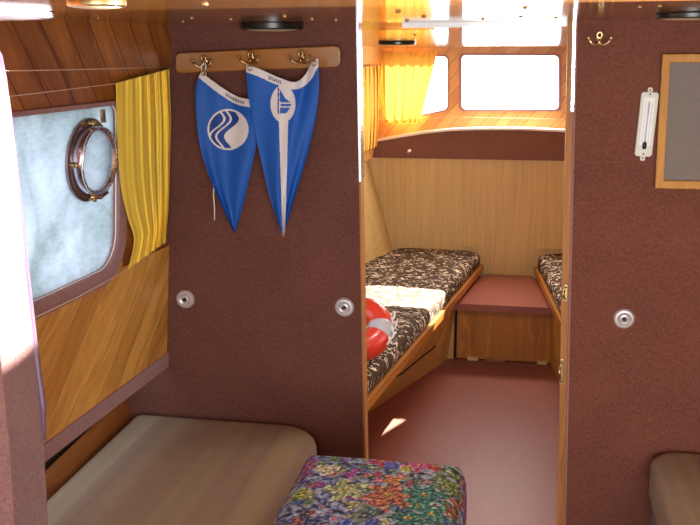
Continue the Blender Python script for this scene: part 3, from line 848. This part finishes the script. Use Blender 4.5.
# ------------------------------------------------------------------ floral ottoman
def palette_color(u, v):
    p = Vector((u*1.0, v*1.25, 0))
    n1 = noise.noise(p*26); n2 = noise.noise(p*60+Vector((5, 1, 0))); n3 = noise.noise(p*9+Vector((2, 8, 0)))
    base = Vector((96, 108, 146)) if u < .55 else Vector((100, 106, 104))
    if u > .84: base = Vector((84, 98, 58))
    c_ = base + Vector((90, 90, 80))*n1 + Vector((130, 130, 130))*n2
    if n1 > .22: c_ = Vector((160, 170, 190)) + Vector((60, 60, 60))*n2
    if n1 < -.3: c_ = Vector((26, 26, 48))
    if n3 > .32: c_ = c_.lerp(Vector((110, 120, 60)), .6)
    best = None
    for (bu, bv, br, col, pet) in BL:
        du = u-bu; dv = (v-bv)*1.25; r_ = math.hypot(du, dv)
        if r_ > br*1.5: continue
        a = math.atan2(dv, du); rr = br*(1+.28*math.sin(a*pet+bu*30)+.2*noise.noise(Vector((du*50, dv*50, bu*9))))
        if r_ < rr:
            q = r_/rr
            k = .62+.5*math.sin(a*pet*2+q*9+bu*20)*.5+.35*(1-q)
            c_ = Vector(col)*k + Vector((30, 30, 30))*n2*4
            if q > .86: c_ = c_*1.3 + Vector((25, 25, 25))
            if q < .2: c_ = Vector((220, 190, 70))*(.7+n2)
    c_ = c_.lerp(Vector((120, 125, 130)), .05)*.98
    return srgb(tuple(max(2, min(250, x)) for x in c_))
rnd = random.Random(11)
BL = []
pal = [(196, 40, 70), (170, 60, 150), (208, 90, 50), (190, 180, 120), (96, 130, 60), (60, 80, 180), (220, 130, 160), (70, 80, 120), (170, 176, 196), (50, 60, 90), (150, 80, 50), (90, 60, 130), (170, 190, 120), (40, 110, 110)]
for k in range(210):
    BL.append((rnd.random(), rnd.random(), rnd.uniform(.010, .040), rnd.choice(pal), rnd.choice((3, 4, 5, 6))))
for u, v, r_, c_, p_ in [(.36, .60, .085, (168, 180, 120), 5), (.20, .78, .055, (214, 204, 170), 3), (.12, .55, .05, (150, 164, 70), 3), (.06, .88, .04, (160, 60, 140), 5),
                         (.50, .90, .055, (196, 44, 76), 5), (.57, .86, .04, (60, 80, 200), 4), (.61, .58, .10, (176, 96, 60), 6), (.60, .72, .04, (214, 120, 60), 4), (.72, .90, .07, (206, 70, 120), 5), (.82, .88, .03, (200, 40, 50), 4),
                         (.66, .84, .03, (214, 200, 60), 5), (.80, .62, .09, (50, 118, 108), 7), (.74, .42, .075, (44, 104, 98), 7), (.86, .48, .07, (58, 128, 110), 7), (.72, .20, .08, (214, 60, 120), 5), (.55, .25, .07, (110, 60, 160), 5),
                         (.44, .30, .05, (50, 80, 200), 4), (.25, .30, .06, (60, 60, 110), 6), (.10, .20, .06, (200, 190, 60), 5), (.34, .12, .06, (190, 40, 60), 5), (.90, .20, .06, (200, 50, 90), 5), (.92, .75, .05, (120, 140, 60), 5)]:
    BL.append((u, v, r_*1.2, tuple(x*1.1 for x in c_), p_))
oz = .75
c1, c2_ = PZ(303, 457, oz), PZ(448, 467, oz)
ox0, ox1, oy1, oy0 = c1.x-.006, c2_.x+.036, (c1.y+c2_.y)/2+.046, 1.30
def make_ottoman():
    e = empty('ottoman', ((ox0+ox1)/2, (oy0+oy1)/2, 0), 'boxy ottoman covered in multicoloured floral print cloth, between the settees', 'ottoman')
    N_ = 230; g = []; cols = []; bm = bmesh.new(); rr = .05; drop = .16
    # cover: top sheet wraps down over the sides
    cx, cy = (ox0+ox1)/2, (oy0+oy1)/2; hx, hy = (ox1-ox0)/2, (oy1-oy0)/2
    ext_ = drop
    def fold(s, h):         # s: signed arc position, h: half width -> (pos, drop)
        a = abs(s); flat = h-rr
        if a <= flat: return s, 0
        arc = rr*math.pi/2
        if a <= flat+arc:
            t_ = (a-flat)/rr; return math.copysign(flat+rr*math.sin(t_), s), rr*(1-math.cos(t_))
        return math.copysign(h, s), rr + (a-flat-arc)
    for j in range(N_+1):
        row = []
        sv = -(hy+ext_) + 2*(hy+ext_)*j/N_
        for i in range(N_+1):
            su = -(hx+ext_) + 2*(hx+ext_)*i/N_
            px_, dx_ = fold(su, hx); py_, dy_ = fold(sv, hy)
            d = max(dx_, dy_) if min(dx_, dy_) > 0 else dx_+dy_
            q = 0
            if dx_ > 0 and dy_ > 0:      # round the plan corner
                ax_, ay_ = hx-rr, hy-rr
                vx, vy = abs(px_)-ax_, abs(py_)-ay_; l_ = math.hypot(vx, vy)
                if l_ > rr*.999: 
                    px_ = math.copysign(ax_+vx/l_*rr, px_); py_ = math.copysign(ay_+vy/l_*rr, py_)
                    d = max(dx_, dy_)
            puff = .010*(1-(px_/hx)**2)*(1-(py_/hy)**2)
            wr = .0022*noise.noise(Vector((px_*14, py_*14, 3)))
            bulge = 1+.03*math.sin(min(1, d/.2)*math.pi)
            row.append(bm.verts.new((cx+px_*bulge, cy+py_*bulge, oz-d+puff+wr)))
            uu = (px_/hx+1)/2 + (math.copysign(d, px_) if dx_ > rr*.5 else 0)*1.3; vv = (py_/hy+1)/2 + (math.copysign(d, py_) if dy_ > rr*.5 else 0)*1.3
            cols.append(palette_color(uu % 1.0, vv % 1.0) if (uu < 0 or uu > 1 or vv < 0 or vv > 1) else palette_color(uu, vv))
        g.append(row)
    for j in range(N_):
        for i in range(N_): bm.faces.new((g[j][i], g[j][i+1], g[j+1][i+1], g[j+1][i]))
    me = bpy.data.meshes.new('floral_cover'); bm.to_mesh(me); bm.free()
    ca = me.color_attributes.new('Col', 'FLOAT_COLOR', 'POINT')
    for i, c_ in enumerate(cols): ca.data[i].color = c_
    link('floral_cover', me, M_flor, e, True)
    bm = bmesh.new(); add_box(bm, (cx, cy, (oz-.06)/2+.01), (2*hx-.02, 2*hy-.02, oz-.08), .02); bm_obj('base', bm, M_bulk, e)
    for sx in (-1, 1):
        for sy in (-1, 1):
            bm = bmesh.new(); add_lathe(bm, [(0, 0), (.018, 0), (.02, .004), (.02, .022), (0, .022)], (cx+sx*(hx-.05), cy+sy*(hy-.05), 0), (0, 0, 1), 16); bm_obj('foot', bm, M_black, e)
make_ottoman()

# ------------------------------------------------------------------ bow cabin berths
ZM = .455
eA, eB = PZ(366, 380, ZM), PZ(478, 256, ZM)           # outer edge of the left mattress
ed = (eB-eA); sl = ed.x/ed.y
def lx(y): return eA.x + (y-eA.y)*sl
def hull_x(y, z=ZM): 
    t_ = (H2.z - z); return H2.x - .34*(H2.y-y) + .01
ym0, ym1 = 2.75, YF-.004
def make_mattress(name, edge, hullf, y0, y1, sgn, label):
    bm = bmesh.new(); ny = 40; nx_ = 16; rows = []
    for j in range(ny+1):
        y = y0 + (y1-y0)*j/ny; xa, xb = edge(y), hullf(y)
        cr = .05
        if y > y1-cr: xa += (cr - math.sqrt(max(0, cr*cr-(y-(y1-cr))**2)))*(-sgn)
        row = []
        # section: bottom edge, rolled outer edge, top, inner edge
        sec = [(xa-sgn*.02, ZM-.075), (xa-sgn*.004, ZM-.07), (xa, ZM-.05), (xa, ZM-.03), (xa-sgn*.006, ZM-.012), (xa-sgn*.02, ZM-.003), (xa-sgn*.035, ZM)]
        for k in range(1, nx_): 
            t_ = k/nx_; xx = (xa-sgn*.035)*(1-t_) + xb*t_; sec.append((xx, ZM + .005*math.sin(t_*math.pi) + .004*noise.noise(Vector((xx*6, y*5, 1)))))
        sec.append((xb, ZM-.01)); sec.append((xb, ZM-.075))
        rows.append([bm.verts.new((x, y, z)) for x, z in sec])
    for a, b in zip(rows, rows[1:]):
        for k in range(len(a)): bm.faces.new((a[k], a[(k+1) % len(a)], b[(k+1) % len(a)], b[k]))
    bm.faces.new(rows[0]); bm.faces.new(rows[-1][::-1])
    o = bm_obj(name, bm, M_squig, None, True, origin=(edge(y0), y0, ZM-.075)); return tag(auto_smooth(o, 50), label, 'mattress')
make_mattress('mattress', lx, hull_x, ym0, ym1, 1, 'brown mattress with cream squiggle print on the left bow berth')
rA, rB = PZ(562, 302, ZM), PZ(540, 260, ZM); sr = (rA.x-rB.x)/(rA.y-rB.y)
def rx(y): return rB.x + (y-rB.y)*sr
make_mattress('mattress', rx, lambda y: 2*cxs - hull_x(y), ym0, ym1, -1, 'brown mattress with cream squiggle print on the right bow berth, mostly hidden by the doorway')
fA, fB = PZ(365, 415, 0), PZ(441, 364, 0)
sf = (fB.x-fA.x)/(fB.y-fA.y)
ys = PZ(500, 364, 0).y          # front of the step
def make_berth(edge, foot, sgn, label):
    e = empty('berth', (edge(4.0), 4.0, 0), label, 'berth')
    bm = bmesh.new(); rows = []
    for j in range(21):
        y = 2.75 + (YF-.01-2.75)*j/20; xt = edge(y)-sgn*.008; xb = foot(y) if y < ys else foot(ys)+(edge(y)-edge(ys))
        if sgn*(xb-xt) > 0: xb = xt
        rows.append([bm.verts.new((xb, y, 0)), bm.verts.new((xt, y, ZM-.10)), bm.verts.new((xt-sgn*.02, y, ZM-.10)), bm.verts.new((xb-sgn*.02, y, 0))])
    for a, b in zip(rows, rows[1:]):
        for k in range(4): bm.faces.new((a[k], a[(k+1) % 4], b[(k+1) % 4], b[k]))
    bm.faces.new(rows[0]); bm.faces.new(rows[-1][::-1])
    bm_obj('front_panel', bm, M_berthp, e)
    bm = bmesh.new(); ya, yb_ = 2.75, YF-.01
    pa, pb = Vector((edge(ya)+sgn*.012, ya, 0)), Vector((edge(yb_)+sgn*.012, yb_, 0)); w_ = Vector((-sgn*.03, 0, 0))
    add_hexa(bm, [p+Vector((0, 0, ZM-.11)) for p in (pa, pb, pb+w_, pa+w_)], [p+Vector((0, 0, ZM-.076)) for p in (pa, pb, pb+w_, pa+w_)])
    bm_obj('edge_board', bm, M_edge, e)
    bm = bmesh.new()
    q = lambda y, d: Vector(((edge(y)-sgn*.012 if d == 0 else (hull_x(y) if sgn > 0 else 2*cxs-hull_x(y))), y, ZM-.085))
    pts = [q(2.75, 0), q(YF-.01, 0), q(YF-.01, 1), q(2.75, 1)]
    add_hexa(bm, [p-Vector((0, 0, .015)) for p in pts], [p+Vector((0, 0, .008)) for p in pts])
    bm_obj('bed_board', bm, M_berthp, e)
    return e
bl_ = make_berth(lx, lambda y: fA.x + (y-fA.y)*sf, 1, 'left bow berth with a pale wood front panel and honey edge board')
brr = make_berth(rx, lambda y: max(rx(y)+.02, .5-(y-3)*.2), -1, 'right bow berth glimpsed behind the doorway edge')
# locker outline and finger hole in the left berth's panel
def onpanel(px, py):     # intersect with the leaning panel by marching
    d = ray(px, py); best = None
    for k in range(400):
        p = C0 + d*(2.6 + k*.01)/1.0
        if p.y > ys: break
        if p.z < 0: break
        t_ = min(1, max(0, p.z/(ZM-.10))); xx = (fA.x+(p.y-fA.y)*sf)*(1-t_) + (lx(p.y)-.008)*t_
        if p.x <= xx: return Vector((xx+.003, p.y, p.z))
    return p
pts = [(391, 372), (394, 377), (401, 374), (410, 366), (421, 357), (430, 350), (434, 346)]
bm = bmesh.new(); add_tube(bm, [onpanel(*p) for p in pts], .0035, 6); bm_obj('locker_seam', bm, M_dark, bl_, True)
bm = bmesh.new(); q = [onpanel(*p) for p in ((400, 363), (405, 357), (407, 359), (402, 365))]
add_hexa(bm, q, [p+Vector((.004, 0, .001)) for p in q]); bm_obj('finger_hole', bm, M_dark, bl_)

# step locker
zt = PY(500, 305, ys).z
L3 = PZ(452, 303, zt).x; R3 = PY(560, 308, ys).x
sx0 = lambda y: lx(y)+.014
st = empty('step_locker', ((L3+R3)/2, ys, 0), 'maroon topped step with a wooden locker door between the bow berths', 'step')
bm = bmesh.new(); pt = [Vector((PY(450, 303, ys).x, ys-.012, zt)), Vector((PY(564, 303, ys).x, ys-.012, zt)), Vector((rx(YF)-.02, YF-.006, zt)), Vector((lx(YF)+.016, YF-.006, zt))]
add_hexa(bm, [p-Vector((0, 0, .035)) for p in pt], pt); bm_obj('top_board', bm, M_red, st)
dl, dr = PY(457, 330, ys+.05).x, PY(551.5, 330, ys+.05).x
zd0 = PY(500, 360, ys+.05).z; zd1 = zt-.036
bm = bmesh.new(); add_box(bm, ((PY(448, 330, ys).x+PY(564, 330, ys).x)/2, ys+.09, zd1/2), (.62, .03, zd1)); bm_obj('carcass', bm, M_dark, st)
bm = bmesh.new(); add_box(bm, ((dl+dr)/2, ys+.055, (zd0+zd1-.008)/2), (dr-dl, .02, zd1-.008-zd0), .003); dd = bm_obj('door', bm, M_door, st)
bm = bmesh.new(); add_box(bm, (dl-.035, ys+.05, zd1/2), (.04, .03, zd1), .002); bm_obj('side_stile', bm, M_berthp, st)
bm = bmesh.new(); add_box(bm, (dr+.033, ys+.05, zd1/2), (.034, .03, zd1), .002); bm_obj('side_stile', bm, M_berthp, st)
for (xa_, xb_, cm) in ((467, 478, M_panel), (486, 505, M_batten), (537, 547, M_panel)):
    bm = bmesh.new(); pa, pb = PY(xa_, 362, ys+.03), PY(xb_, 362, ys+.03)
    add_box(bm, ((pa.x+pb.x)/2, ys+.035, .009), (pb.x-pa.x, .02, .017), .002); bm_obj('wood_block', bm, cm, st)
# small cleats on the front wall above the berths
for (xa_, xb_, yy, lab) in ((462, 480, 244.5, 'small wooden cleat on the pale panel at the head of the left berth'), (536, 562, 247, 'small wooden cleat on the pale panel at the head of the right berth')):
    pa, pb = PY(xa_, yy, YF-.01), PY(xb_, yy, YF-.01); bm = bmesh.new(); cpt = (pa+pb)/2
    add_box(bm, (cpt.x, YF-.012, cpt.z-.004), (pb.x-pa.x, .024, .016), .002)
    o = bm_obj('cleat', bm, M_panel, None, False, origin=cpt); tag(o, lab, 'cleat')
kc = PY(409.5, 151, YF-.012)
bm = bmesh.new(); add_lathe(bm, [(0, 0), (.014, 0), (.014, .003), (.006, .006), (.006, .018), (.012, .022), (.011, .030), (0, .034)], kc, (0, -1, 0), 20)
o = bm_obj('knob', bm, M_steel, None, True, origin=kc); tag(o, 'small bright metal knob on the russet band below the front windows', 'knob')

# ------------------------------------------------------------------ red buoyancy ring on the berth
def make_buoy():
    tl_ = R(38); hgt = (.104+.054*1.0)*math.sin(tl_)*.98 + .006
    c_ = PZ(357, 329, ZM+.008+hgt)
    e = empty('buoyancy_ring', (c_.x, c_.y, ZM), 'orange-red buoyancy ring with a grey band and cord, lying on the squiggle-print mattress', 'life ring')
    Rm, rm = .090, .050; tilt = Matrix.Rotation(tl_, 3, 'X')
    def tor(a, b, rs=1.0): return c_ + tilt @ Vector(((Rm+rm*rs*math.cos(b))*math.cos(a), (Rm+rm*rs*math.cos(b))*math.sin(a), rm*rs*math.sin(b)*1.15))
    def seg_(a0, a1, rs, n_, name, mat):
        bm = bmesh.new(); rows = []; closed = a1-a0 >= 2*math.pi-.001
        for i in range(n_ if closed else n_+1):
            a = a0+(a1-a0)*i/n_; rows.append([bm.verts.new(tor(a, 2*math.pi*k/24, rs)) for k in range(24)])
        m_ = len(rows) if closed else len(rows)-1
        for i in range(m_):
            p, q = rows[i], rows[(i+1) % len(rows)]
            for k in range(24): bm.faces.new((p[k], p[(k+1) % 24], q[(k+1) % 24], q[k]))
        if not closed: bm.faces.new(rows[0]); bm.faces.new(rows[-1][::-1])
        return bm_obj(name, bm, mat, e, True)
    seg_(0, 2*math.pi, 1.0, 60, 'ring_body', M_redp)
    for a in (-5, 115, 235): seg_(R(a-14), R(a+14), 1.03, 8, 'grey_band', M_greyb)
    bm = bmesh.new(); pts = []
    for k in range(25):
        a = R(-30 + 60*k/24); pts.append(tor(a, R(10), 1.12) + Vector((.01*math.sin(k*.9), -.01, .01*math.sin(k*1.7)+.004)))
    add_tube(bm, pts, .0045, 8)
    bm_obj('cord', bm, M_cord, e, True)
make_buoy()

# ------------------------------------------------------------------ doorway hardware
def plate_hw(name, px, py, w, h, label, cat, x_off=0):
    p = PY(px, py, YB+.002); e = empty(name, p, label, cat)
    bm = bmesh.new(); add_box(bm, (p.x, YB+.003, p.z), (w, .005, h), .001); bm_obj('strike_plate', bm, M_brass, e)
    for s in (-1, 1):
        bm = bmesh.new(); add_lathe(bm, [(0, 0), (.003, 0), (.002, .002), (0, .0025)], (p.x, YB+.0005, p.z+s*h*.36), (0, -1, 0), 10)
        bm_obj('screw', bm, M_ink, e)
    bm = bmesh.new(); add_tube(bm, [Vector((p.x-.004, YB-.006, p.z-h*.25)), Vector((p.x-.006, YB-.010, p.z)), Vector((p.x-.004, YB-.006, p.z+h*.25))], .0035, 8); bm_obj('bolt', bm, M_brass, e, True)
    return e
plate_hw('door_latch', 565.5, 293, .010, .045, 'brass door latch on the right door jamb, level with the berth', 'latch')
plate_hw('door_bolt', 561.5, 372, .009, .075, 'brass bolt lower down on the right door jamb', 'bolt')

# ------------------------------------------------------------------ ceiling fittings
def dome(name, c_, r_, h_, rim, lens, label, group=None, cat='ceiling light'):
    e = empty(name, c_, label, cat, group)
    bm = bmesh.new(); add_lathe(bm, [(0, 0), (r_*.97, 0), (r_, .002), (r_, h_*.8), (r_*.93, h_), (r_*.88, h_*.9), (0, h_*.9)], c_, (0, 0, -1), 48); auto_smooth(bm_obj('rim', bm, rim, e), 35)
    bm = bmesh.new(); add_lathe(bm, [(r_*.87, h_*.88), (r_*.8, h_*1.05), (r_*.45, h_*1.18), (0, h_*1.2)], c_, (0, 0, -1), 48); bm_obj('lens', bm, lens, e, True)
    return e
def ceil_pt(px, py, z): p = PZ(px, py, z); return p
p = ceil_pt(272, 28, ZC-.013); dome('ceiling_light', Vector((p.x, p.y, ZC)), .082, .018, M_black, M_lens, 'round black-rimmed ceiling light above the coat rack')
p = ceil_pt(689, 19, ZC-.012); dome('ceiling_light', Vector((p.x, p.y, ZC)), .066, .012, M_black, M_lens, 'round black-rimmed ceiling light above the framed grey panel')
p = ceil_pt(397, 42, 1.632); p.z = 1.654-(p.y-2.62)*.0164; dome('ceiling_light', p, .08, .013, M_black, M_lens, 'dark round ceiling light in the bow cabin above the amber curtains')
p = ceil_pt(450, 3, ZC-.025); dome('ceiling_light', Vector((p.x, p.y, ZC)), .045, .018, m_plain('maroon_rim', (92, 44, 52), .3), M_lens, 'dark maroon round fitting at the top edge of the picture above the doorway')
p = ceil_pt(97, 8, ZC-.012); dome('ceiling_light', Vector((p.x, p.y, ZC)), .04, .011, M_brass, M_lens, 'brass-rimmed ceiling light above the saloon window')
p = ceil_pt(-2, 17.5, ZC-.010); dome('ceiling_light', Vector((p.x-.02, p.y, ZC)), .115, .012, M_lilac, M_lilac, 'large white disc on the ceiling in the top left corner')  # broad lilac-white disc under the ceiling, top left
# pale hatch panel overhead in the doorway
yn, yfr = 2.44, 2.84
a = PY(402, 24, yn); b = PY(574, 21, yn); c_ = PY(554, 31, yfr); d = PY(432, 31, yfr)
zq = 1.656
q4 = [Vector((a.x, yn, zq)), Vector((b.x, yn, zq)), Vector((c_.x, yfr, zq-.004)), Vector((d.x, yfr, zq-.004))]
bm = bmesh.new(); add_hexa(bm, q4, [p+Vector((0, 0, .016)) for p in q4])
o = bm_obj('hatch_panel', bm, M_white, None, False, origin=q4[0]); tag(o, 'white tapered panel on the ceiling just inside the doorway', 'ceiling panel')
# domed screws in the ceiling panels
bm = bmesh.new(); add_lathe(bm, [(0, 0), (.0055, 0), (.005, .002), (.003, .0038), (0, .0045)], (0, 0, 0), (0, 0, -1), 12)
sm = bpy.data.meshes.new('screw'); bm.to_mesh(sm); bm.free(); sm.materials.append(M_brass2)
sp = [(205, 4), (192, 18), (231, 19), (285, 16), (312, 19), (336, 20), (183, 21.5), (98, 18), (640, 7), (660, 6), (398, 11), (424, 16), (407, 20), (525, 7), (521, 16), (483, 18), (556, 17), (415, 34), (424, 40), (431, 42), (503, 38), (505, 41), (550, 36), (549, 42), (450, 42)]
for (a, b) in sp:
    z = ZC if b < 23 else None
    if z is None:
        p = PZ(a, b, 1.64)
        for _ in range(8): p = PZ(a, b, 1.654-(min(5.1, max(2.62, p.y))-2.62)*.0164)
    else: p = PZ(a, b, ZC)
    if p.y > 2.38 and z: continue
    o = bpy.data.objects.new('screw', sm); COL.objects.link(o); o.parent = ceil; o.location = p

# ------------------------------------------------------------------ light
w = bpy.data.worlds.new('sky'); S.world = w; w.use_nodes = True; nt = w.node_tree; nt.nodes.clear()
out = nt.nodes.new('ShaderNodeOutputWorld'); bg = nt.nodes.new('ShaderNodeBackground'); tc_ = nt.nodes.new('ShaderNodeTexCoord')
def wdot(v):
    n_ = nt.nodes.new('ShaderNodeVectorMath'); n_.operation = 'DOT_PRODUCT'; n_.inputs[1].default_value = v; nt.links.new(tc_.outputs['Generated'], n_.inputs[0]); return n_.outputs['Value']
mr = nt.nodes.new('ShaderNodeMapRange'); nt.links.new(wdot((.35, .93, .1)), mr.inputs[0])
mr.inputs[1].default_value = -.6; mr.inputs[2].default_value = .9; mr.inputs[3].default_value = 2.3; mr.inputs[4].default_value = 6.0
cr = nt.nodes.new('ShaderNodeValToRGB'); mz = nt.nodes.new('ShaderNodeMapRange'); nt.links.new(wdot((0, 0, 1)), mz.inputs[0])
mz.inputs[1].default_value = -.5; mz.inputs[2].default_value = .6
nt.links.new(mz.outputs[0], cr.inputs[0])
cr.color_ramp.elements[0].color = (.55, .66, .7, 1); cr.color_ramp.elements[1].color = (.72, .86, 1, 1)
e_ = cr.color_ramp.elements.new(.46); e_.color = (.9, .96, 1, 1)
nt.links.new(cr.outputs[0], bg.inputs[0]); nt.links.new(mr.outputs[0], bg.inputs[1]); nt.links.new(bg.outputs[0], out.inputs[0])

def light(name, typ, loc, direction, energy, color=(1, 1, 1), **k):
    d = bpy.data.lights.new(name, typ); d.energy = energy; d.color = color
    for a, v in k.items(): setattr(d, a, v)
    o = bpy.data.objects.new(name, d); COL.objects.link(o); o.location = loc
    o.rotation_euler = Vector(direction).to_track_quat('-Z', 'Y').to_euler(); return o
light('sun', 'SUN', (2, 8, 5), (-.515, -1.21, -1.0), 60, (1, .95, .86), angle=R(.5))
light('companionway_daylight', 'AREA', (.35, -.5, 1.42), (-.12, 1, .02), 52, (.95, .98, 1), shape='RECTANGLE', size=1.3, size_y=1.0)
light('partition_patch_spot', 'SPOT', (.86, 1.5, 1.58), Vector((-.75, 1.19, 1.53)) - Vector((.86, 1.5, 1.58)), 1300, (1, .97, .95), spot_size=R(27), spot_blend=.05, shadow_soft_size=.01)  # added spot lamp that makes the sunlit patch on the partition
light('bow_fill_light', 'AREA', (-.12, 2.72, 1.645), (0, .25, -1), 13, (1, .98, .94), shape='RECTANGLE', size=.42, size_y=.26)  # added lamp under the panel, brightens the bow and shows as white strip
light('bow_window_daylight', 'AREA', (-.07, YU-.06, 1.44), (0, -1, -.35), 18, (1, .97, .92), shape='RECTANGLE', size=.5, size_y=.28)

S.view_settings.view_transform = 'Standard'
S.view_settings.look = 'None'
S.view_settings.exposure = 0.0
S.cycles.use_denoising = True
S.cycles.max_bounces = 10; S.cycles.diffuse_bounces = 5; S.cycles.transparent_max_bounces = 12
S.cycles.sample_clamp_indirect = 6
